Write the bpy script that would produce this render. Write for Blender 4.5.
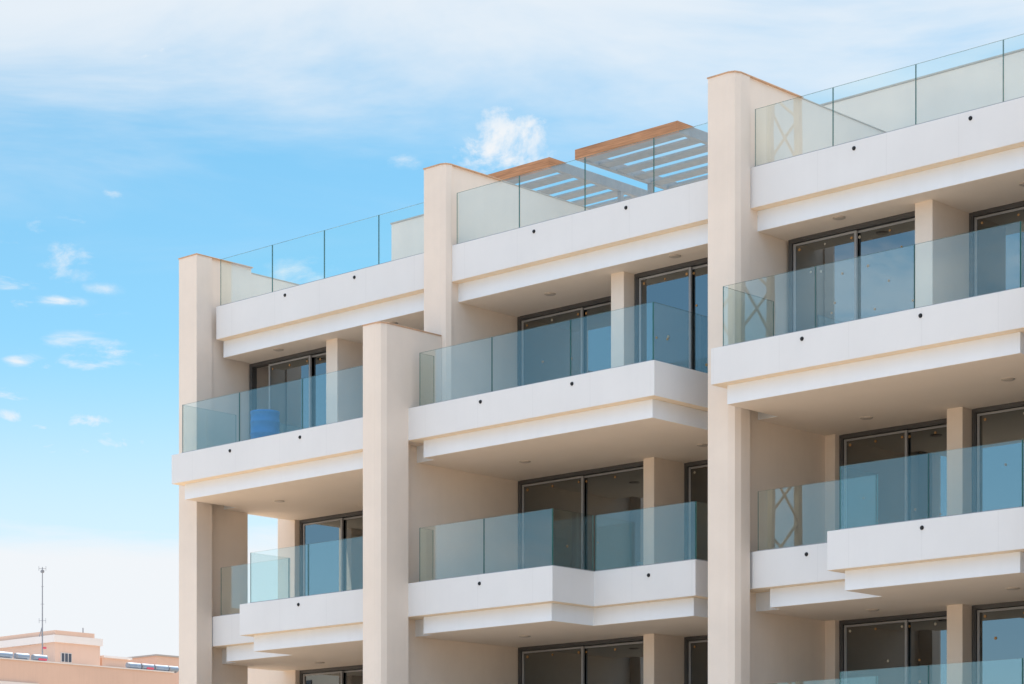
import bpy, bmesh, math, random
from mathutils import Vector
R = math.radians
random.seed(7)
for o in list(bpy.data.objects):
    bpy.data.objects.remove(o, do_unlink=True)
S = bpy.context.scene
COL = S.collection

# ------------------------------------------------------------------ camera
cd = bpy.data.cameras.new('camera')
cam = bpy.data.objects.new('camera', cd); COL.objects.link(cam)
CX, CY, CZ = 23.635, -29.9, 1.7
cam.location = (CX, CY, CZ)
cam.rotation_euler = (R(90), 0, R(43.206))
cd.sensor_fit = 'HORIZONTAL'; cd.sensor_width = 36
cd.lens = 2356.2/1024*36
cd.shift_y = (882.5-342)/1024
cd.clip_start = .5; cd.clip_end = 6000
S.camera = cam

# ------------------------------------------------------------------ world, sun, exposure
SUN_EL, SUN_AZ = 62.0, -20.0       # azimuth of the sun measured from +Y towards +X
S.view_settings.view_transform = 'Standard'; S.view_settings.look = 'None'
S.view_settings.gamma = 1; S.view_settings.use_curve_mapping = False
S.view_settings.exposure = .90
world = bpy.data.worlds.new('World'); S.world = world
world.use_nodes = True
NT = world.node_tree; NT.nodes.clear()
def wn(t, **kw):
    n = NT.nodes.new(t)
    for k, v in kw.items(): setattr(n, k, v)
    return n
def wl(a, b): NT.links.new(a, b)
def wmath(op, a, b=None, c=None, clamp=False):
    n = wn('ShaderNodeMath', operation=op); n.use_clamp = clamp
    for i, v in enumerate((a, b, c)):
        if v is None: continue
        if isinstance(v, (int, float)): n.inputs[i].default_value = v
        else: wl(v, n.inputs[i])
    return n.outputs[0]
def wsmooth(v, a, b):
    n = wn('ShaderNodeMapRange', interpolation_type='SMOOTHSTEP')
    wl(v, n.inputs['Value']); n.inputs['From Min'].default_value = a; n.inputs['From Max'].default_value = b
    return n.outputs['Result']
tc = wn('ShaderNodeTexCoord')
DIR = tc.outputs['Generated']
sx = wn('ShaderNodeSeparateXYZ'); wl(DIR, sx.inputs[0])
hor = wmath('SQRT', wmath('ADD', wmath('MULTIPLY', sx.outputs[0], sx.outputs[0]), wmath('MULTIPLY', sx.outputs[1], sx.outputs[1])))
T = wmath('DIVIDE', sx.outputs[2], wmath('MAXIMUM', hor, .001))     # tangent of the elevation
sky = wn('ShaderNodeTexSky', sky_type='NISHITA', sun_disc=False)
sky.sun_elevation = R(SUN_EL); sky.sun_rotation = R(SUN_AZ)
sky.altitude = 50; sky.air_density = 1.0; sky.dust_density = .15; sky.ozone_density = 2.5
hs = wn('ShaderNodeHueSaturation'); hs.inputs['Hue'].default_value = .474; hs.inputs['Saturation'].default_value = 1.17; hs.inputs['Value'].default_value = 1.2
wl(sky.outputs[0], hs.inputs['Color'])
def wnoise(scale, detail, rough, loc=(0, 0, 0), sc=(1, 1, 1), dist=0):
    m = wn('ShaderNodeMapping'); wl(DIR, m.inputs[0]); m.inputs['Location'].default_value = loc; m.inputs['Scale'].default_value = sc
    n = wn('ShaderNodeTexNoise'); wl(m.outputs[0], n.inputs['Vector'])
    n.inputs['Scale'].default_value = scale; n.inputs['Detail'].default_value = detail; n.inputs['Roughness'].default_value = rough; n.inputs['Distortion'].default_value = dist
    return n.outputs['Fac']
def aim(u, v):
    """direction of the sky the photograph shows at pixel u, v"""
    a = R(43.206); x, z = (u-512)/2356.2, (882.5-v)/2356.2
    return Vector((math.cos(a)*x-math.sin(a), math.sin(a)*x+math.cos(a), z)).normalized()
def near(vec, r0, r1, stretch=2.0):
    """mask: 1 near that direction of the sky, 0 away; flattened towards the horizon"""
    d = wn('ShaderNodeVectorMath', operation='SUBTRACT'); wl(DIR, d.inputs[0]); d.inputs[1].default_value = vec
    s = wn('ShaderNodeVectorMath', operation='MULTIPLY'); wl(d.outputs[0], s.inputs[0]); s.inputs[1].default_value = (1, 1, stretch)
    l = wn('ShaderNodeVectorMath', operation='LENGTH'); wl(s.outputs[0], l.inputs[0])
    return wsmooth(l.outputs['Value'], r1, r0)
back = wsmooth(sx.outputs[1], .1, -.25)             # the southern half of the sky, behind the photographer
big = wnoise(2.6, 7, .6, (3.1, .4, 1.7), (1, 1, 2.6), .25)
wisp = wnoise(14, 9, .62, (.3, 2.2, 5.0), (1, 1, 3.2), .5)
puffy = wnoise(42, 10, .64, (.3, 2.2, 5.0), (1, 1, 1.5), .35)
streak = wnoise(34, 9, .6, (4.3, 1.2, 2.0), (1, 1, 3.6), .5)
soft = wnoise(4.5, 6, .58, (9, 4, 2), (1, 1, 4.5), .5)
# low bank of haze and cloud on the horizon, high thin veil overhead
bank = wsmooth(wmath('ADD', T, wmath('MULTIPLY', wmath('SUBTRACT', soft, .5), .05)), .166, .138)
low = wmath('MULTIPLY', wsmooth(T, .235, .13), .55)
veil = wsmooth(wmath('ADD', T, wmath('MULTIPLY', wmath('SUBTRACT', soft, .5), .20)), .272, .395)
veil = wmath('MULTIPLY', veil, .86)
puff = None
def mirror(u, v):
    d = aim(u, v); return Vector((d.x, -d.y, d.z))
for (d, r0, r1, st, tex, th, hi) in (
        (aim(502, 148), .005, .023, 1.2, puffy, .45, .60), (aim(522, 133), .002, .018, 1.6, puffy, .44, .60), (aim(488, 165), .003, .014, 1.4, puffy, .46, .62),
        (aim(598, 132), .003, .019, 1.6, puffy, .44, .66), (aim(560, 150), .002, .014, 2.0, puffy, .56, .78), (aim(630, 92), .002, .013, 2, puffy, .52, .78), (aim(505, 92), .001, .010, 2, puffy, .54, .8),
        (aim(22, 360), .003, .009, 3.2, streak, .36, .56), (aim(66, 258), .002, .013, 1.6, puffy, .50, .70), (aim(74, 272), .002, .012, 2.0, puffy, .52, .72), (aim(8, 287), .001, .010, 5, streak, .42, .62),
        (aim(58, 301), .003, .013, 6, streak, .40, .58), (aim(99, 289), .002, .009, 3, puffy, .46, .66), (aim(80, 342), .003, .016, 4, streak, .46, .70), (aim(103, 343), .001, .009, 3, puffy, .48, .66),
        (aim(95, 365), .003, .017, 5, streak, .44, .64), (aim(8, 415), .002, .011, 3, puffy, .46, .66), (aim(38, 427), .002, .009, 5, streak, .42, .64), (aim(86, 421), .003, .013, 3, puffy, .48, .66),
        (aim(120, 442), .003, .016, 4, puffy, .48, .68), (aim(70, 450), .004, .020, 5, streak, .46, .70), (aim(15, 395), .004, .02, 5, streak, .5, .74), (aim(300, 277), .004, .016, 2.2, puffy, .42, .62), (aim(112, 192), .001, .010, 2.5, puffy, .5, .75),
        (aim(410, 160), .001, .012, 2.5, puffy, .52, .78), (aim(150, 60), .01, .10, 6, streak, .48, .85),
        (mirror(860, 290), .012, .040, 1.6, wisp, .34, .50), (mirror(930, 292), .010, .036, 2.0, wisp, .30, .48), (mirror(985, 268), .008, .03, 1.8, wisp, .34, .50),
        (mirror(440, 535), .006, .030, 1.8, wisp, .30, .52), (mirror(530, 548), .006, .030, 2.2, wisp, .34, .54), (mirror(640, 470), .01, .05, 3, wisp, .40, .6)):
    m = near(d, r0, r1*1.35, st)
    k = wmath('MULTIPLY', wsmooth(wmath('MULTIPLY_ADD', m, .16, tex), th+.07, hi+.20), wmath('POWER', m, .7))
    puff = k if puff is None else wmath('MAXIMUM', puff, k)
field = wmath('MULTIPLY', wmath('MULTIPLY', near(aim(60, 340), .02, .075, 1.0), wsmooth(wnoise(30, 10, .66, (7.7, 1, 3), (1, 1, 3.2), .6), .56, .80)), .75)
puff = wmath('MAXIMUM', puff, field)
north = wsmooth(sx.outputs[1], -.1, .15)
bank = wmath('MULTIPLY', bank, wmath('MULTIPLY_ADD', north, .92, .08)); low = wmath('MULTIPLY', low, wmath('MULTIPLY_ADD', north, .94, .06)); veil = wmath('MULTIPLY', veil, north)
southern = wmath('MULTIPLY', wmath('MULTIPLY', wsmooth(big, .52, .64), back), .8)
behind = wsmooth(wmath('SUBTRACT', wmath('MULTIPLY', sx.outputs[0], -.685), wmath('MULTIPLY', sx.outputs[1], -.729)), .55, .1)
high = wmath('MULTIPLY', wmath('MULTIPLY', wsmooth(T, .42, .65), wsmooth(big, .34, .52)), behind)       # unseen bright cloud behind the camera, added to fill the shaded facade with light
cl = wmath('MAXIMUM', wmath('MAXIMUM', bank, low), wmath('MAXIMUM', veil, wmath('MAXIMUM', puff, southern)), clamp=True)
def wmix(f, a, b):
    n = wn('ShaderNodeMix', data_type='RGBA'); wl(f, n.inputs['Factor'])
    for v, k in ((a, 'A'), (b, 'B')):
        if isinstance(v, tuple): n.inputs[k].default_value = v
        else: wl(v, n.inputs[k])
    return n.outputs['Result']
tinted = wmix(cl, hs.outputs[0], (7.3, 7.6, 7.9, 1))
tinted = wmix(wmath('MULTIPLY', back, .30), tinted, (7, 12, 18, 1))
tinted = wmix(high, tinted, (9.6, 11.8, 15.2, 1))
bg = wn('ShaderNodeBackground'); bg.inputs['Strength'].default_value = .065
wl(tinted, bg.inputs['Color'])
wo = wn('ShaderNodeOutputWorld'); wl(bg.outputs[0], wo.inputs['Surface'])

sd = bpy.data.lights.new('sun', 'SUN'); sd.energy = 4.8; sd.angle = R(.53); sd.color = (1, .93, .82)
sun = bpy.data.objects.new('sun', sd); COL.objects.link(sun)
az, el = R(SUN_AZ), R(SUN_EL)
to_sun = Vector((math.sin(az)*math.cos(el), math.cos(az)*math.cos(el), math.sin(el)))
sun.rotation_euler = to_sun.to_track_quat('Z', 'Y').to_euler(); sun.location = (0, 0, 60)

S.render.engine = 'CYCLES'
S.cycles.max_bounces = 10; S.cycles.diffuse_bounces = 5; S.cycles.glossy_bounces = 5; S.cycles.transparent_max_bounces = 24
S.cycles.use_denoising = True
S.cycles.caustics_reflective = False; S.cycles.caustics_refractive = False

# ------------------------------------------------------------------ materials
def mat(name):
    m = bpy.data.materials.new(name); m.use_nodes = True
    nt = m.node_tree; nt.nodes.clear()
    out = nt.nodes.new('ShaderNodeOutputMaterial')
    return m, nt, out
def pbr(name, col, rough=.8, var=.06, vscale=1.2, bump=.0, bscale=120, metal=0, streak=0., joints=0., spec=.3, clear=0):
    m, nt, out = mat(name)
    N = nt.nodes.new; L = nt.links.new
    p = N('ShaderNodeBsdfPrincipled'); L(p.outputs[0], out.inputs[0])
    p.inputs['Roughness'].default_value = rough; p.inputs['Metallic'].default_value = metal
    p.inputs['Specular IOR Level'].default_value = spec; p.inputs['Coat Weight'].default_value = clear
    g = N('ShaderNodeNewGeometry')
    n1 = N('ShaderNodeTexNoise'); L(g.outputs['Position'], n1.inputs['Vector']); n1.inputs['Scale'].default_value = vscale; n1.inputs['Detail'].default_value = 6; n1.inputs['Roughness'].default_value = .6
    r = N('ShaderNodeMapRange'); L(n1.outputs['Fac'], r.inputs['Value']); r.inputs['From Min'].default_value = .3; r.inputs['From Max'].default_value = .7
    r.inputs['To Min'].default_value = 1-var; r.inputs['To Max'].default_value = 1+var*.5
    fac = r.outputs['Result']
    if streak:
        mp = N('ShaderNodeMapping'); L(g.outputs['Position'], mp.inputs[0]); mp.inputs['Scale'].default_value = (7, 7, .35)
        n2 = N('ShaderNodeTexNoise'); L(mp.outputs[0], n2.inputs['Vector']); n2.inputs['Scale'].default_value = 1; n2.inputs['Detail'].default_value = 5
        r2 = N('ShaderNodeMapRange'); L(n2.outputs['Fac'], r2.inputs['Value']); r2.inputs['From Min'].default_value = .45; r2.inputs['From Max'].default_value = .75
        r2.inputs['To Min'].default_value = 1; r2.inputs['To Max'].default_value = 1-streak
        q = N('ShaderNodeMath'); q.operation = 'MULTIPLY'; L(fac, q.inputs[0]); L(r2.outputs[0], q.inputs[1]); fac = q.outputs[0]
    if joints:      # faint filled joints of the cladding boards
        sp = N('ShaderNodeSeparateXYZ'); L(g.outputs['Position'], sp.inputs[0])
        a = N('ShaderNodeMath'); a.operation = 'PINGPONG'; L(sp.outputs[0], a.inputs[0]); a.inputs[1].default_value = .66
        b = N('ShaderNodeMapRange'); L(a.outputs[0], b.inputs['Value']); b.inputs['From Min'].default_value = .0; b.inputs['From Max'].default_value = .014
        b.inputs['To Min'].default_value = 1-joints; b.inputs['To Max'].default_value = 1
        q = N('ShaderNodeMath'); q.operation = 'MULTIPLY'; L(fac, q.inputs[0]); L(b.outputs[0], q.inputs[1]); fac = q.outputs[0]
    mx = N('ShaderNodeVectorMath'); mx.operation = 'SCALE'; mx.inputs[0].default_value = col; L(fac, mx.inputs['Scale'])
    L(mx.outputs[0], p.inputs['Base Color'])
    if bump:
        n3 = N('ShaderNodeTexNoise'); L(g.outputs['Position'], n3.inputs['Vector']); n3.inputs['Scale'].default_value = bscale; n3.inputs['Detail'].default_value = 4
        b = N('ShaderNodeBump'); b.inputs['Strength'].default_value = bump; b.inputs['Distance'].default_value = .01; L(n3.outputs['Fac'], b.inputs['Height'])
        L(b.outputs[0], p.inputs['Normal'])
    return m
def glass(name, tint, base, spread=1.0, tone=(1, 1, 1)):
    m, nt, out = mat(name)
    N = nt.nodes.new; L = nt.links.new
    t = N('ShaderNodeBsdfTransparent'); t.inputs[0].default_value = (*tint, 1)
    g = N('ShaderNodeBsdfGlossy'); g.inputs['Roughness'].default_value = .0; g.inputs[0].default_value = (*tone, 1)
    ge = N('ShaderNodeNewGeometry')
    dt = N('ShaderNodeVectorMath'); dt.operation = 'DOT_PRODUCT'; L(ge.outputs['Incoming'], dt.inputs[0]); L(ge.outputs['Normal'], dt.inputs[1])
    def mth(op, a, b=None, c=None):
        q = N('ShaderNodeMath'); q.operation = op
        for i, v in enumerate((a, b, c)):
            if v is None: continue
            if isinstance(v, (int, float)): q.inputs[i].default_value = v
            else: L(v, q.inputs[i])
        return q.outputs[0]
    k = mth('SUBTRACT', 1, mth('ABSOLUTE', dt.outputs['Value']))
    fr = mth('MULTIPLY_ADD', mth('POWER', k, 5), .96*spread, .04*spread+base)
    a = N('ShaderNodeMath'); a.operation = 'MINIMUM'; L(fr, a.inputs[0]); a.inputs[1].default_value = 1
    nz = N('ShaderNodeTexNoise'); nz.inputs['Scale'].default_value = .55; nz.inputs['Detail'].default_value = 1
    L(ge.outputs['Position'], nz.inputs['Vector'])
    bm_ = N('ShaderNodeBump'); bm_.inputs['Strength'].default_value = .02; bm_.inputs['Distance'].default_value = .05; L(nz.outputs['Fac'], bm_.inputs['Height']); L(bm_.outputs[0], g.inputs['Normal'])
    x = N('ShaderNodeMixShader'); L(a.outputs[0], x.inputs[0]); L(t.outputs[0], x.inputs[1]); L(g.outputs[0], x.inputs[2])
    L(x.outputs[0], out.inputs[0])
    return m
def wood(name):
    m, nt, out = mat(name)
    N = nt.nodes.new; L = nt.links.new
    p = N('ShaderNodeBsdfPrincipled'); L(p.outputs[0], out.inputs[0]); p.inputs['Roughness'].default_value = .55
    g = N('ShaderNodeNewGeometry'); mp = N('ShaderNodeMapping'); L(g.outputs['Position'], mp.inputs[0]); mp.inputs['Scale'].default_value = (1.2, 1.2, 30)
    n = N('ShaderNodeTexNoise'); L(mp.outputs[0], n.inputs['Vector']); n.inputs['Scale'].default_value = 1.6; n.inputs['Detail'].default_value = 8; n.inputs['Distortion'].default_value = .6
    c = N('ShaderNodeValToRGB'); L(n.outputs['Fac'], c.inputs[0])
    c.color_ramp.elements[0].position = .3; c.color_ramp.elements[0].color = (.31, .132, .05, 1)
    c.color_ramp.elements[1].position = .72; c.color_ramp.elements[1].color = (.58, .275, .125, 1)
    L(c.outputs[0], p.inputs['Base Color'])
    return m
CREAM = (.79, .682, .59)
M = {
 'cream': pbr('cream_render', CREAM, .9, .06, .9, .25, 160, streak=.018),
 'white': pbr('white_render', (.722, .714, .712), .85, .035, .8, .15, 160, streak=.012, joints=.05),
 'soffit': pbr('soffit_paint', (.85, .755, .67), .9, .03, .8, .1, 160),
 'terra': pbr('terracotta_coping', (.56, .36, .24), .8, .15, 6, .3, 60),
 'stone': pbr('stone_coping', (.46, .39, .32), .85, .1, 6),
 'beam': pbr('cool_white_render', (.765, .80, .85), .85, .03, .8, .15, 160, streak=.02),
 'deck': pbr('terrace_tiles', (.62, .54, .46), .8, .1, 2),
 'roofing': pbr('grey_roofing', (.38, .35, .31), .9, .1, 2),
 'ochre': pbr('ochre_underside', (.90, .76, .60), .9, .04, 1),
 'frame': pbr('dark_aluminium', (.075, .075, .078), .4, .1, 3, spec=.5),
 'sash': pbr('silver_aluminium', (.30, .305, .32), .35, .06, 3, spec=.5),
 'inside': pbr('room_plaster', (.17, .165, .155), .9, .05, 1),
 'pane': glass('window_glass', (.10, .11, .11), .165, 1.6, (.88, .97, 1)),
 'rail': glass('balcony_glass', (.948, .978, .970), .042, 1.0, (.88, 1, .97)),
 'edge': pbr('glass_edge', (.05, .16, .14), .2, .1, 5, spec=.6),
 'black': pbr('black_plastic', (.015, .015, .017), .5, .1, 5),
 'lamp': pbr('downlight_ring', (.52, .46, .41), .5, .05, 5),
 'sticker': pbr('tan_sticker', (.42, .24, .10), .7, .2, 9),
 'paper': pbr('paper_label', (.5, .46, .38), .8, .2, 9),
 'wood': wood('orange_timber'),
 'grey': pbr('grey_painted_timber', (.36, .312, .29), .6, .12, 5, streak=.1),
 'blue': pbr('blue_plastic', (.0, .11, .37), .45, .06, 4, spec=.25),
 'salmon': pbr('salmon_render', (.61, .42, .325), .9, .06, .15, streak=.04),
 'pale': pbr('pale_stone_band', (.66, .60, .56), .9, .05, .3),
 'tank': pbr('galvanised_tank', (.22, .28, .36), .35, .1, 2, metal=.3),
 'red': pbr('red_label', (.55, .08, .12), .6, .1, 3),
 'mast': pbr('mast_steel', (.24, .25, .28), .5, .1, 3),
 'yellow': pbr('crane_paint', (.17, .155, .115), .6, .1, 3),
 'concrete': pbr('grey_concrete', (.36, .34, .32), .9, .1, .3),
 'ground': pbr('pale_sandy_ground', (.47, .37, .275), .95, .2, .2, .3, 8),
 'asphalt': pbr('asphalt', (.06, .06, .06), .9, .2, 1, .3, 40),
 'kerb': pbr('kerb_stone', (.4, .38, .35), .9, .1, 2),
 'dark': pbr('dark_glazing', (.05, .06, .08), .1, .1, 2, spec=.6),
}

# ------------------------------------------------------------------ mesh helpers
class MB:
    def __init__(s): s.b = bmesh.new()
    def box(s, x0, x1, y0, y1, z0, z1):
        v = [s.b.verts.new((x, y, z)) for x in (x0, x1) for y in (y0, y1) for z in (z0, z1)]
        for f in ((0,1,3,2), (4,6,7,5), (0,4,5,1), (2,3,7,6), (0,2,6,4), (1,5,7,3)):
            s.b.faces.new([v[i] for i in f])
        return s
    def prism(s, poly, z0, z1):
        lo = [s.b.verts.new((x, y, z0)) for x, y in poly]; hi = [s.b.verts.new((x, y, z1)) for x, y in poly]
        n = len(poly)
        s.b.faces.new(lo[::-1]); s.b.faces.new(hi)
        for i in range(n): s.b.faces.new((lo[i], lo[(i+1) % n], hi[(i+1) % n], hi[i]))
        return s
    def tube(s, a, b, r0, r1=None, n=12, caps=True):
        r1 = r0 if r1 is None else r1
        a, b = Vector(a), Vector(b); d = (b-a).normalized()
        p = d.orthogonal().normalized(); q = d.cross(p)
        A = [s.b.verts.new(a+(p*math.cos(t)+q*math.sin(t))*r0) for t in [2*math.pi*i/n for i in range(n)]]
        B = [s.b.verts.new(b+(p*math.cos(t)+q*math.sin(t))*r1) for t in [2*math.pi*i/n for i in range(n)]]
        for i in range(n): s.b.faces.new((A[i], A[(i+1) % n], B[(i+1) % n], B[i]))
        if caps: s.b.faces.new(A[::-1]); s.b.faces.new(B)
        return s
    def lathe(s, prof, c=(0, 0, 0), n=40):
        rings = []
        for r, z in prof:
            rings.append([s.b.verts.new((c[0]+r*math.cos(2*math.pi*i/n), c[1]+r*math.sin(2*math.pi*i/n), c[2]+z)) for i in range(n)])
        for a, b in zip(rings, rings[1:]):
            for i in range(n): s.b.faces.new((a[i], a[(i+1) % n], b[(i+1) % n], b[i]))
        s.b.faces.new(rings[0][::-1]); s.b.faces.new(rings[-1])
        return s
    def build(s, name, m, parent=None, bevel=0, smooth=False, mats=None):
        bmesh.ops.recalc_face_normals(s.b, faces=s.b.faces[:])
        me = bpy.data.meshes.new(name); s.b.to_mesh(me); s.b.free()
        for k in ([m] if mats is None else mats): me.materials.append(M[k])
        if smooth:
            for p in me.polygons: p.use_smooth = True
        o = bpy.data.objects.new(name, me); COL.objects.link(o)
        if parent is not None:
            o.parent = parent; o.matrix_parent_inverse = parent.matrix_world.inverted()
        if bevel:
            b = o.modifiers.new('edge', 'BEVEL'); b.width = bevel; b.segments = 2; b.limit_method = 'ANGLE'; b.angle_limit = R(40)
        return o
def tag(o, label=None, cat=None, group=None, kind=None):
    if label: o['label'] = label
    if cat: o['category'] = cat
    if group: o['group'] = group
    if kind: o['kind'] = kind
    return o
def empty(name, loc, label, cat, group=None):
    o = bpy.data.objects.new(name, None); COL.objects.link(o); o.location = loc
    o.empty_display_size = .3
    bpy.context.view_layer.update()
    return tag(o, label, cat, group)

# ------------------------------------------------------------------ setting: ground, road
g = MB(); g.box(-3000, 3000, -3000, 3000, -1, 0); tag(g.build('ground', 'ground'), kind='structure')
g = MB(); g.box(-300, 300, -26, -19, -.5, .004); tag(g.build('road', 'asphalt'), kind='structure')
for a in ((-19, -18.85), (-26.15, -26)):
    g = MB(); g.box(-300, 300, a[0], a[1], -.3, .13); tag(g.build('kerb', 'kerb', bevel=.01), kind='structure')

# ------------------------------------------------------------------ the apartment building
B = empty('apartment_building', (-4, 4, 0), 'new cream and white stepped apartment block with glass balcony railings', 'building')
ZR, ZA, ZB, ZC = 13.45, 10.3125, 7.1336, 3.965
YB = 10.0

def chamfer_rect(x0, x1, y0, y1, c):
    if not c: return [(x0, y0), (x1, y0), (x1, y1), (x0, y1)]
    return [(x0, y0), (x1-c, y0), (x1-c*.3, y0+c*.3), (x1, y0+c), (x1, y1), (x0, y1)]
def coping(parent, poly, z, t=.022, grow=.014, m='terra'):
    cx = sum(p[0] for p in poly)/len(poly); cy = sum(p[1] for p in poly)/len(poly)
    q = [(x+math.copysign(grow, x-cx), y+math.copysign(grow, y-cy)) for x, y in poly]
    MB().prism(q, z, z+t).build('coping', m, parent, bevel=.004)

# party wall beside the right-hand apartments
def party(poly_lower, z_low, boxes, copings):
    m = MB()
    m.prism(poly_lower, 0, z_low)
    for b in boxes:
        if len(b) == 3: m.prism(b[0], b[1], b[2])
        else: m.box(*b)
    o = m.build('party_wall', 'cream', B)
    for i, (poly, z) in enumerate(copings): coping(o, poly, z, m='stone' if len(poly) == 4 and i else 'terra')
    return o
fin = chamfer_rect(-.57, 0, .58, .97, .15)
top = [(-.57, .58), (-.15, .58), (-.045, .625), (0, .73), (0, 2.42), (-.57, 2.42)]
party(fin, 14.93, [(-.57, -.28, .97, YB, 0, 9.72), (-.57, -.03, .97, 2.42, 9.72, 14.93), (-.57, -.03, 2.42, YB, 9.72, 13.4), (-.30, -.03, 2.42, YB, 13.4, 14.93)],
      [(top, 14.93), ([(-.30, 2.46), (-.03, 2.46), (-.03, YB), (-.30, YB)], 14.93)])
# middle party wall: low front half, taller set-back half
lowf = chamfer_rect(-7.50, -7.03, -.69, 0, .15)
lowt = [(-7.50, -.69), (-7.18, -.69), (-7.075, -.645), (-7.03, -.54), (-7.03, .84), (-7.50, .84)]
upf = chamfer_rect(-7.49, -6.92, .85, 1.02, .14)
upt = [(-7.49, .85), (-7.06, .85), (-6.965, .895), (-6.92, .99), (-6.92, 2.36), (-7.49, 2.36)]
party(lowf, 11.76, [(-7.50, -7.03, 0, .84, 9.72, 11.76), (-7.55, -7.3, 0, YB, 0, 9.72), (upf, 9.75, 14.93), (-7.49, -6.95, 1.02, 2.36, 9.75, 14.93), (-7.49, -6.95, 2.36, YB, 9.75, 13.4), (-7.25, -6.95, 2.36, YB, 13.4, 14.93)],
      [(lowt[:4]+[(-7.03, .83), (-7.50, .83)], 11.76), (upt, 14.93), ([(-7.25, 2.40), (-6.95, 2.40), (-6.95, YB), (-7.25, YB)], 14.93)])
# end wall on the left
endp = [(-14.37, .6), (-13.8, .6), (-13.8, 1.0), (-14.37, 1.0)]
party(endp, 14.46, [(-14.37, -14.08, 1.0, 2.19, 0, 9.72), (-14.37, -13.84, 1.0, 2.08, 9.72, 14.46), (-14.37, -13.86, 2.08, YB, 9.72, 14.36)],
      [([(-14.37, .6), (-13.8, .6), (-13.8, 2.08), (-14.37, 2.08)], 14.46), ([(-14.33, 2.12), (-13.86, 2.12), (-13.86, YB), (-14.33, YB)], 14.36)])
# party wall at the right end, beyond the frame
rf = chamfer_rect(6.38, 6.95, -.69, 0, .15)
party(rf, 11.76, [(6.38, 6.67, 0, YB, 0, 9.72), (6.40, 6.93, .0, YB, 9.75, 14.93)], [([(6.40, 0), (6.93, 0), (6.93, YB), (6.40, YB)], 14.93)])
# outer wall behind the open corner of the left balconies, and rear wall
m = MB(); m.box(-14.59, -14.04, 3.46, YB, 6.5, 9.5); m.box(-17.2, -14.02, 3.46, YB, 0, 6.5); m.box(-14.3, 6.9, YB, YB+.25, 0, 13.4)
m.build('wall', 'cream', B, bevel=.01)
# rooftop rooms
for x0, x1, y in ((-13.2, -11.2, 5.5), (-2.6, 5.6, 5.5)):
    o = MB().box(x0, x1, y, YB-.1, 13.4, 15.95).build('rooftop_room', 'cream', B, bevel=.01)
    MB().box(x0-.015, x1+.015, y-.015, YB, 15.95, 15.98).build('coping', 'stone', o)

# balconies: white fascia slab, set-back beam and soffit, glass railing panels, spouts, downlights
def rail(parent, x0, y0, x1, y1, z0, z1, t=.018):
    """one glass panel between two plan points; the edge faces are deep green"""
    d = Vector((x1-x0, y1-y0)); L = d.length; d /= L; n = Vector((-d.y, d.x))*t/2; gap = .006
    a = Vector((x0, y0))+d*gap; b = Vector((x1, y1))-d*gap
    poly = [a-n, b-n, b+n, a+n]
    m = MB(); m.prism([tuple(p) for p in poly], z0, z1)
    o = m.build('glass_panel', 'rail', parent, mats=['rail', 'edge'])
    nn = Vector((n.x, n.y, 0)).normalized()
    for p in o.data.polygons:
        if abs(p.normal.dot(nn)) < .5: p.material_index = 1
    return o
def balcony(upper, lower, z, beam_top, beam_bot, runs, h, spouts, lights, name='balcony'):
    m = MB(); m.prism(upper, z-beam_top, z)
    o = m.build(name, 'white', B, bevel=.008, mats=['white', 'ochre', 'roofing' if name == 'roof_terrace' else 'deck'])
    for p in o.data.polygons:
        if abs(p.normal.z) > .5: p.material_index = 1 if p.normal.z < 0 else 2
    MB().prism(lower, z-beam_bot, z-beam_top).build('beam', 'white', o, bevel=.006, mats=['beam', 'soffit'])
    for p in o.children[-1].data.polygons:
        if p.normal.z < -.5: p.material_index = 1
    for run in runs:
        for (xa, ya), (xb, yb) in zip(run, run[1:]): rail(o, xa, ya, xb, yb, z+.006, z+h)
    ch = MB()
    for run in runs:
        for (xa, ya), (xb, yb) in zip(run, run[1:]):
            d = Vector((xb-xa, yb-ya)).normalized(); n = Vector((-d.y, d.x))*.022
            a_ = Vector((xa, ya))+d*.004; b_ = Vector((xb, yb))-d*.004
            ch.prism([tuple(a_-n), tuple(b_-n), tuple(b_+n), tuple(a_+n)], z-.004, z+.014)
    ch.build('base_channel', 'sash', o)
    for x, y, zz in spouts:
        MB().tube((x, y-.02, zz), (x, y+.02, zz), .025, n=14).tube((x, y-.004, zz), (x, y+.02, zz), .034, n=14).build('drain_spout', 'black', o)
    for x, y in lights:
        zz = z-beam_bot
        MB().tube((x, y, zz-.012), (x, y, zz+.02), .105, n=24).tube((x, y, zz-.02), (x, y, zz-.0), .085, n=24).build('downlight', 'lamp', o)
    return o
def soffit(poly, z):
    return poly
H0 = .587; H1 = .90
def roof(x0, x1, joints, spouts, lights):
    up = [(x0, 1.02), (x1, 1.02), (x1, YB), (x0, YB)]; lo = [(x0, 1.21), (x1, 1.21), (x1, YB), (x0, YB)]
    return balcony(up, lo, ZR, .67, 1.01, [[(x, 1.06) for x in joints]], .955, spouts, lights, 'roof_terrace')
roof(-.1, 6.45, (.036, 1.595, 3.159, 4.717, 6.28), [(2.027, 1.02, 13.333), (4.168, 1.02, 13.333)], [(1.434, 1.455), (4.6, 1.9)])
roof(-7.02, -.5, (-6.838, -5.262, -3.688, -2.123, -.6), [(-4.868, 1.02, 13.32), (-2.714, 1.02, 13.32)], [(-1.975, 1.447), (-5.289, 1.911)])
roof(-13.69, -7.45, (-13.6, -11.996, -10.459, -8.921, -7.52), [(-11.571, 1.02, 13.325), (-9.558, 1.02, 13.325)], [(-12.302, 1.484), (-9.0, 1.5)])
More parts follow.
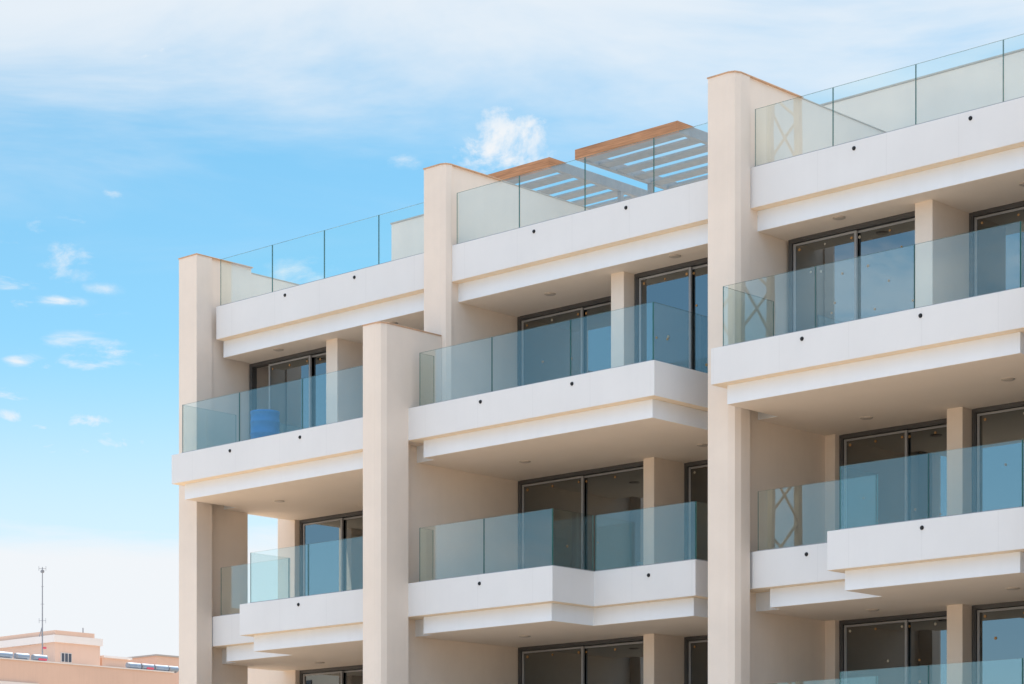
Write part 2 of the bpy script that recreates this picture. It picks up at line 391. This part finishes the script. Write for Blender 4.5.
# upper balconies
def A_type(o, xn, nb, xw):      # o: left end, xn: right end, nb: face of the next wall, xw: face of the recessed wall
    return ([(o, 0), (xn, 0), (xn, 2.2), (nb, 2.2), (nb, YB), (xw-.1, YB), (xw-.1, .985), (o, .985)],
            [(o+.185, .19), (xn-.19, .19), (xn-.19, 2.3), (nb, 2.3), (nb, YB), (xw-.1, YB), (xw-.1, 1.55), (o+.185, 1.55)])
u, l = A_type(-.05, 5.72, 6.42, -.28)
balcony(u, l, ZA, H0, H1, [[(.161, 1.40), (.161, .05)], [(.161, .05), (1.982, .05), (3.802, .05), (5.62, .05)], [(5.62, .05), (5.62, 2.1)]], .975,
        [(1.76, 0, 10.185), (3.942, 0, 10.187)], [(1.158, 2.622), (4.465, 1.611)])
u, l = A_type(-13.86, -8.1, -7.5, -14.08)
balcony(u, l, ZA, H0, H1, [[(-13.571, 1.45), (-13.571, .05)], [(-13.571, .05), (-11.81, .05), (-9.97, .05), (-8.2, .05)]], .975,
        [(-12.037, 0, 10.168), (-9.98, 0, 10.168)], [(-12.4, 1.6), (-9.3, 2.4)])
u = [(-7.12, 0), (-1.235, 0), (-1.235, 1.85), (-.5, 1.85), (-.5, YB), (-7.4, YB), (-7.4, .03), (-7.12, .03)]
l = [(-6.835, .19), (-1.43, .19), (-1.43, 1.95), (-.5, 1.95), (-.5, YB), (-7.4, YB), (-7.4, .48), (-6.835, .48)]
balcony(u, l, ZA, H0, H1, [[(-6.79, .42), (-6.79, .05)], [(-6.79, .05), (-4.978, .05), (-3.125, .05), (-1.298, .05)], [(-1.298, .05), (-1.298, 1.8)]], .975,
        [(-5.211, 0, 10.175), (-3.049, 0, 10.18)], [(-5.735, 1.717), (-2.336, 2.67)])
# middle balconies and the same again one storey down
for Z, vis in ((ZB, True), (ZC, True)):
    zs = Z-.145
    def L_type(o, mid, xn, nb, xw):
        return ([(o, 1.02), (mid, 1.02), (mid, 0), (xn, 0), (xn, 3.0), (nb, 3.0), (nb, YB), (xw-.1, YB), (xw-.1, 1.05), (o, 1.05)],
                [(o+.22, 1.21), (mid+.20, 1.21), (mid+.20, .19), (xn-.19, .19), (xn-.19, 3.1), (nb, 3.1), (nb, YB), (xw-.1, YB), (xw-.1, 1.5), (o+.22, 1.5)])
    u, l = L_type(.005, 2.235, 5.72, 6.42, -.28)
    balcony(u, l, Z, .61, .92, [[(.093, 1.06), (2.42, 1.06)], [(2.444, 1.07), (2.444, .05)], [(2.444, .05), (4.05, .05), (5.652, .05)], [(5.652, .05), (5.652, 2.9)]], .985,
            [(1.103, 1.02, zs), (3.968, 0, zs+.02)], [(1.3, 2.6), (4.5, 1.7)])
    u, l = L_type(-13.815, -11.75, -8.1, -7.5, -14.3)
    balcony(u, l, Z, .61, .92, [[(-13.589, 1.06), (-11.5, 1.06)], [(-11.48, 1.07), (-11.48, .05)], [(-11.48, .05), (-9.8, .05), (-8.2, .05)]], .985,
            [(-10.022, 0, zs)], [(-12.3, 2.6), (-9.6, 1.7)])
    u = [(-7.12, 0), (-3.5, 0), (-3.5, 1.09), (-1.24, 1.09), (-1.24, 3.6), (-.5, 3.6), (-.5, YB), (-7.4, YB), (-7.4, .03), (-7.12, .03)]
    l = [(-6.835, .19), (-3.69, .19), (-3.69, 1.28), (-1.43, 1.28), (-1.43, 3.7), (-.5, 3.7), (-.5, YB), (-7.4, YB), (-7.4, .44), (-6.835, .44)]
    balcony(u, l, Z, .61, .92, [[(-6.793, .40), (-6.793, .05)], [(-6.793, .05), (-5.173, .05), (-3.542, .05)], [(-3.542, .05), (-3.542, 1.11)], [(-3.51, 1.13), (-1.265, 1.13)], [(-1.265, 1.13), (-1.265, 3.4)]], .985,
            [(-5.235, 0, zs-.015), (-2.265, 1.09, zs-.03)], [(-5.735, 1.717), (-2.0, 2.9)])

# windows: dark outer frame, two sliding sashes, panes, left-over stickers
def window(x0, x1, y, z0, z1, split=None, dots=8, opened=None):
    fj, fh = .075, .075
    m = MB()
    m.box(x0, x0+fj, y, y+.14, z0, z1); m.box(x1-fj, x1, y, y+.14, z0, z1)
    m.box(x0+fj, x1-fj, y, y+.14, z1-fh, z1); m.box(x0+fj, x1-fj, y, y+.14, z0, z0+.06)
    m.box(x0+fj, x1-fj, y-.014, y, z1-.05, z1-.002); m.box(x0+fj*.35, x0+fj*.75, y-.012, y, z0+.05, z1-.05)
    f = m.build('window', 'frame', B, bevel=.004)
    split = split or (x0+x1)/2
    sashes = [(x0+fj+.012, split+.03, y+.02), (split-.078, x1-fj-.012, y+.070)]
    if opened: sashes = opened
    st = .046
    for a, b, yy in sashes:
        za, zb = z0+.07, z1-fh-.012
        s = MB(); s.box(a, a+st, yy, yy+.045, za, zb); s.box(b-st, b, yy, yy+.045, za, zb); s.box(a+st, b-st, yy, yy+.045, zb-st*.8, zb); s.box(a+st, b-st, yy, yy+.045, za, za+st)
        s.build('sash', 'sash', f, bevel=.004)
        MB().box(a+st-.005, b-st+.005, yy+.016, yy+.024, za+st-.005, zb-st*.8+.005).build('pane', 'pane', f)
        if dots:
            rr = random.Random(int(a*97+zb*31))
            pts = [(a+st+(b-a-2*st)*t, zb-st*.8-.07) for t in (.06, .5, .95)]
            pts += [(rr.uniform(a+.15, b-.15), rr.uniform(za+.2, zb-.3)) for _ in range(dots)]
            for px, pz in pts: MB().tube((px, yy+.009, pz), (px, yy+.0155, pz), rr.uniform(.018, .027), n=10).build('sticker', 'sticker' if rr.random() < .7 else 'paper', f)
    return f
def pillar(x0, x1, y0, y1, z0, z1):
    return MB().box(x0, x1, y0, y1, z0, z1).build('pillar', 'cream', B, bevel=.01)
zt0, zt1 = ZA-.14, ZR-1.01+.003
# top storey
window(.03, 2.80, 1.98, zt0, zt1, 1.36, 7); pillar(2.76, 3.09, 1.63, 2.9, zt0, zt1+.05); window(3.095, 6.38, 2.68, zt0, zt1, 4.75, 5)
window(-6.93, -3.56, 2.79, zt0, zt1, -5.33, 2); pillar(-3.585, -3.285, 1.63, 2.95, zt0, zt1+.05); window(-3.28, -.6, 1.91, zt0, zt1, -2.05, 3)
window(-13.78, -11.0, 1.98, zt0, zt1, None, 3, opened=[(-13.20, -11.92, 2.0), (-12.3, -11.1, 2.06)]); pillar(-11.04, -10.71, 1.63, 2.9, zt0, zt1+.05); window(-10.7, -7.55, 2.68, zt0, zt1, None, 0)
# two storeys below
for Z, top_ in ((ZB, ZA-H1), (ZC, ZB-.92), (.05, ZC-.92)):
    a, b = Z-.14, top_+.003
    dt = 4 if Z > 1 else 0
    pillar(-.30, -.075, 3.46, 4.1, a, b+.05); window(-.07, 2.54, 3.58, a, b, 1.27, dt); pillar(2.50, 2.80, 2.95, 3.8, a, b+.05); window(2.805, 6.40, 3.22, a, b, 4.6, dt)
    window(-7.28, -3.96, 3.18, a, b, -5.66, 1); pillar(-3.99, -3.735, 3.0, 4.1, a, b+.05); window(-3.73, -.55, 3.86, a, b, -2.1, 1)
    pillar(-14.58, -14.03, 3.47, 4.1, a, b+.05) if Z < ZB else None
    window(-14.02, -11.3, 3.58, a, b, -12.74, 0); pillar(-11.3, -11.0, 2.95, 3.8, a, b+.05); window(-10.99, -7.5, 3.22, a, b, None, 0)
# inside the rooms: back walls and cross walls
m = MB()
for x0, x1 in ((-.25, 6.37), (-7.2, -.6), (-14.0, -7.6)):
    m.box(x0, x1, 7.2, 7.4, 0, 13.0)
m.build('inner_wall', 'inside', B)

# ------------------------------------------------------------------ pergolas on the roof
def pergola(x0, x1, label):
    y0, y1 = 4.0, 7.1; zb, zt = 15.612, 15.812
    p = empty('pergola', ((x0+x1)/2, (y0+y1)/2, ZR), label, 'pergola', 'timber and grey pergolas on the roof')
    MB().box(x0, x1, y0, y0+.09, zb, zt).build('fascia_board', 'wood', p, bevel=.006)
    m = MB()
    for x in (x1,):                       # raking end of the timber cladding on the side beam
        v = [m.b.verts.new(c) for c in ((x+.002, y0+.0, zb), (x+.002, y0, zt), (x+.002, y0+.52, zt))]
        w = [m.b.verts.new(c) for c in ((x+.022, y0+.0, zb), (x+.022, y0, zt), (x+.022, y0+.52, zt))]
        m.b.faces.new(v[::-1]); m.b.faces.new(w)
        for i in range(3): m.b.faces.new((v[i], v[(i+1) % 3], w[(i+1) % 3], w[i]))
    m.build('end_board', 'wood', p)
    for x in (x0, x1-.10): MB().box(x, x+.10, y0+.09, y1, zb+.003, zt-.003).build('side_beam', 'grey', p, bevel=.005)
    MB().box(x0+.10, x1-.10, y1-.1, y1, zb+.003, zt-.003).build('rear_beam', 'grey', p, bevel=.005)
    s = MB(); s.box(x0+.10, x1-.10, y0+.09, y0+.40, zb+.02, zb+.055)
    for k in range(5):
        y = y0+.585+k*.525; s.box(x0+.10, x1-.10, y, y+.30, zb+.02, zb+.055)
    s.build('slats', 'grey', p)
    for x in (x0+.005, x1-.095):
        for y in (y0+2.17, y1-.09): MB().box(x, x+.09, y, y+.09, ZR, zb+.003).build('post', 'grey', p, bevel=.004)
    return p
pergola(-6.547, -4.028, 'pergola with orange timber edge standing on the middle roof terrace, beside the tallest party wall')
pergola(-9.75, -7.234, 'pergola with orange timber edge rising behind the middle party wall, partly hidden by it')

# ------------------------------------------------------------------ blue drum on the balcony
p = empty('plastic_barrel', (-11.80, .70, ZA), 'bright blue plastic drum standing on the upper left balcony behind the glass', 'barrel')
prof = [(r_*.94, z_*.85) for r_, z_ in [(.285, 0), (.30, .015), (.305, .05), (.305, .25), (.315, .265), (.315, .295), (.305, .31), (.305, .52), (.315, .535), (.315, .565), (.305, .58), (.302, .74), (.312, .755), (.312, .80), (.295, .81), (.285, .80), (.28, .775)]]
MB().lathe(prof, (-11.80, .70, ZA)).build('drum', 'blue', p, smooth=True)
MB().tube((-11.70, .75, ZA+.66), (-11.70, .75, ZA+.70), .035, n=16).build('bung', 'blue', p)

# ------------------------------------------------------------------ far rooftops on the left
YHx, YHy = 0.0, 1.0
def at(u, v, w):
    a = R(43.206); x, z = (u-512)/2356.2*w, (882.5-v)/2356.2*w
    return Vector((CX+math.cos(a)*x-math.sin(a)*w, CY+math.sin(a)*x+math.cos(a)*w, CZ+z))
W0 = 220.0
q = at(0, 657.5, W0); X0 = q.x; ZT = q.z
def onx(u, v, X):
    """point at pixel u, v on the plane of that X"""
    d = at(u, v, 1.0)-Vector((CX, CY, CZ)); t = (X-CX)/d.x
    return Vector((CX, CY, CZ))+d*t
YE = onx(173.0, 672, X0).y
fb = empty('distant_building', (X0-8, q.y+8, 0), 'distant salmon pink block with a flat roof and pale ledge', 'building')
MB().box(X0-16, X0, q.y-20, YE, 0, ZT-.12).build('wall', 'salmon', fb)
MB().box(X0-16, X0+.10, q.y-20, YE+.08, ZT-.118, ZT).build('coping', 'pale', fb)
MB().box(X0+.003, X0+.25, q.y-20, onx(38, 680, X0).y, ZT-2.7, ZT-2.2).build('ledge', 'pale', fb)
# stair house behind, with cornice, parapet and window
x1 = X0-5.0
c = onx(55, 630, x1); y0, zt = c.y, c.z; y1 = onx(100, 640, x1).y
k = (onx(55, 630, x1)-onx(55, 640, x1)).z/10
ph = empty('rooftop_house', (x1-5, (y0+y1)/2, ZT), 'salmon rooftop house with pale cornice beside the thin antenna mast', 'building')
MB().box(x1-12, x1, y0, y1, ZT-1, zt-12*k).build('wall', 'salmon', ph)
MB().box(x1-12.3, x1+.2, y0-.25, y1+.22, zt-12*k, zt-4.8*k).build('cornice', 'pale', ph)
MB().box(x1-12, x1+.0, y0-.0, onx(94.5, 640, x1).y, zt-4.8*k, zt).build('parapet', 'salmon', ph)
wa, wb = onx(60.5, 658, x1), onx(71.5, 658, x1); dy = wb.y-wa.y
z0_, z1_ = onx(66, 662.5, x1).z, onx(66, 653, x1).z
wf = MB().box(x1-.05, x1+.06, wa.y, wb.y, z0_, z1_).build('window', 'pale', ph)
for t0, t1 in ((.06, .32), (.38, .64), (.70, .96)):
    MB().box(x1+.05, x1+.075, wa.y+dy*t0, wa.y+dy*t1, z0_+.05, z1_-.05).build('pane', 'dark', wf)
vp = onx(83, 632, x1-.6); MB().tube((x1-.6, vp.y, zt-.2), (x1-.6, vp.y, zt+.55), .055).build('vent_pipe', 'mast', ph)
# two lower rooftop boxes
x2_ = X0-5.5
a, b = onx(102, 655.5, x2_), onx(130.5, 658, x2_)
lo_ = empty('roof_shelter', (a.x-2, (a.y+b.y)/2, ZT), 'low salmon roof shelter with a thin white slab roof right of the rooftop house', 'building')
MB().box(a.x-4, a.x, a.y+.02, b.y-.3, ZT-.5, a.z-.2).build('wall', 'salmon', lo_)
MB().box(a.x-4.3, a.x+.3, a.y+.02, b.y, a.z-.2, a.z).build('roof', 'pale', lo_)
MB().box(a.x+.31, a.x+.6, a.y+.3, b.y-.5, ZT-.3, ZT+.42).build('low_wall', 'pale', lo_)
x2_ = X0-7.5
a, b = onx(156.5, 654.2, x2_), onx(195, 652, x2_)
lo_ = empty('rooftop_hut', (a.x-3, a.y+2, ZT), 'small salmon rooftop hut with grey coping next to the near end wall', 'building')
MB().box(a.x-6, a.x, a.y, b.y, ZT-.5, a.z-.16).build('wall', 'salmon', lo_)
MB().box(a.x-6.1, a.x+.1, a.y-.1, b.y+.1, a.z-.16, a.z).build('roof', 'concrete', lo_)
# solar water tanks lined up on the roof edge
def tank(u0, u1, red, label):
    x = X0-.8; r = .30; z = ZT+r+.06
    L0, L1 = onx(u0, 660, x).y, onx(u1, 660, x).y
    p = empty('solar_water_tank', (x, (L0+L1)/2, ZT), label, 'water tank', 'solar water tanks along the distant roof edge')
    MB().tube((x, L0+.14, z), (x, L1, z), r, n=20).build('drum', 'tank', p)
    MB().tube((x, L0, z), (x, L0+.139, z), r*.9, r*1.04, n=20).build('end_cap', 'mast', p)
    MB().box(x-.25, x+.25, L0+.3, L0+.36, ZT-.01, z-r*.8).box(x-.25, x+.25, L1-.3, L1-.24, ZT-.01, z-r*.8).build('stand', 'mast', p)
    if red: MB().box(x+.10, x+.315, L0+.5, L1-.1, z-.25, z-.06).build('label_plate', 'red', p)
for u0, u1, red, lb in (
    (-3, 11.2, 0, 'silver solar tank at the far left end of the distant roof edge'),
    (15, 28, 0, 'silver solar tank between the cut-off tank and the red-marked one'),
    (32.5, 46, 1, 'silver solar tank with red underside below the antenna mast'),
    (127, 139.5, 0, 'silver solar tank standing next to the white-roofed shelter'),
    (141.2, 152.7, 1, 'silver solar tank with red mark, second from the white-roofed shelter'),
    (154.2, 167, 0, 'silver solar tank in front of the small rooftop hut'),
    (168, 177, 0, 'silver solar tank half hidden by the near end wall')):
    tank(u0, u1, red, lb)
# antenna mast
b0 = onx(42.4, 656, X0-3.0); zt_ = onx(42, 567, X0-3.0).z
an = empty('antenna_mast', (b0.x, b0.y, ZT), 'tall thin antenna mast with small aerials in front of the rooftop house', 'antenna')
MB().tube((b0.x, b0.y, ZT-.2), (b0.x, b0.y, (ZT+zt_)/2), .07, .06, 8).tube((b0.x, b0.y, (ZT+zt_)/2), (b0.x, b0.y, zt_), .06, .04, 8).build('pole', 'mast', an)
hgt = zt_-ZT
ax = Vector((.73, .685, 0))
for t, wd_, dz in ((.985, .34, .22), (.955, .2, .0), (.80, .12, 0), (.62, .18, 0), (.45, .32, .24)):
    zz = ZT+hgt*t; c = Vector((b0.x, b0.y, zz))
    m = MB(); m.tube(c-ax*wd_, c+ax*wd_, .022, n=6)
    if dz:
        for s_ in (-1, 1): m.tube(c+ax*wd_*s_-Vector((0, 0, dz)), c+ax*wd_*s_+Vector((0, 0, dz)), .018, n=6)
    m.build('aerial', 'mast', an)
c = Vector((b0.x, b0.y, ZT+hgt*.955)); MB().box(c.x-.12, c.x+.12, c.y-.12, c.y+.12, c.z-.13, c.z+.13).build('head_unit', 'mast', an)
m = MB(); c = Vector((b0.x, b0.y, ZT+hgt*.38)); m.tube(c-ax*.05, c-ax*.30-Vector((0, 0, .9)), .04, n=6); m.tube(c-ax*.05, c-ax*.05-Vector((0, 0, .9)), .04, n=6); m.build('stay_bracket', 'mast', an)
c = Vector((b0.x, b0.y, ZT+hgt*.17)); MB().box(c.x+.02, c.x+.25, c.y, c.y+.3, c.z-.08, c.z+.1).build('junction_box', 'red', an)

# ------------------------------------------------------------------ tower crane and block behind the camera, seen mirrored in the glass
cr = empty('tower_crane', (-37.15, -48.5, 0), 'tower crane whose lattice mast is mirrored in the right-hand glass railings', 'crane')
cx_, cy_ = -37.15, -48.5; hw = .98
m = MB()
for sx_ in (-1, 1):
    for sy_ in (-1, 1): m.box(cx_+sx_*hw-.14, cx_+sx_*hw+.12, cy_+sy_*hw-.12, cy_+sy_*hw+.12, 0, 58)
z = 0; i = 0
while z < 57:
    for sgn in (-1, 1):
        d = hw*(1 if i % 2 else -1)
        m.tube((cx_-d, cy_+sgn*hw, z), (cx_+d, cy_+sgn*hw, z+1.9), .06, n=6)
        m.tube((cx_+sgn*hw, cy_-d, z), (cx_+sgn*hw, cy_+d, z+1.9), .06, n=6)
    z += 1.9; i += 1
m.build('mast', 'yellow', cr)
MB().box(cx_-3, cx_+3, cy_-3, cy_+3, 0, .8).build('base', 'concrete', cr)
m = MB()
for k in range(24):
    xx = cx_-14+k*2.2
    m.tube((xx, cy_-.6, 58.3), (xx+2.2, cy_-.6, 58.3), .09, n=6); m.tube((xx, cy_+.6, 58.3), (xx+2.2, cy_+.6, 58.3), .09, n=6); m.tube((xx, cy_, 59.5), (xx+2.2, cy_, 59.5), .09, n=6)
    m.tube((xx, cy_-.6, 58.3), (xx+1.1, cy_, 59.5), .05, n=6); m.tube((xx+1.1, cy_, 59.5), (xx+2.2, cy_+.6, 58.3), .05, n=6)
m.build('jib', 'yellow', cr)
MB().box(cx_-.7, cx_+.7, cy_-2.2, cy_-.9, 55.8, 58).build('cab', 'yellow', cr, bevel=.08)
MB().box(cx_-13.5, cx_-10.5, cy_-.7, cy_+.7, 56.2, 58.2).build('counterweight', 'concrete', cr)
bb = empty('grey_apartment_block', (-82, -60, 0), 'grey flat-roofed block mirrored in the lower left balcony doors', 'building')
MB().box(-104, -64, -72, -52, 0, 14.5).build('wall', 'concrete', bb)
MB().box(-104.4, -63.6, -72.4, -51.6, 14.5, 15.2).build('roof', 'pale', bb)
MB().box(-92, -84, -66, -58, 15.2, 18).build('stair_tower', 'concrete', bb)
for fl in range(4):
    for k in range(8):
        x = -101+k*4.7; MB().box(x, x+2, -52.02, -51.9, 1.2+fl*3.4, 2.9+fl*3.4).build('window', 'dark', bb)
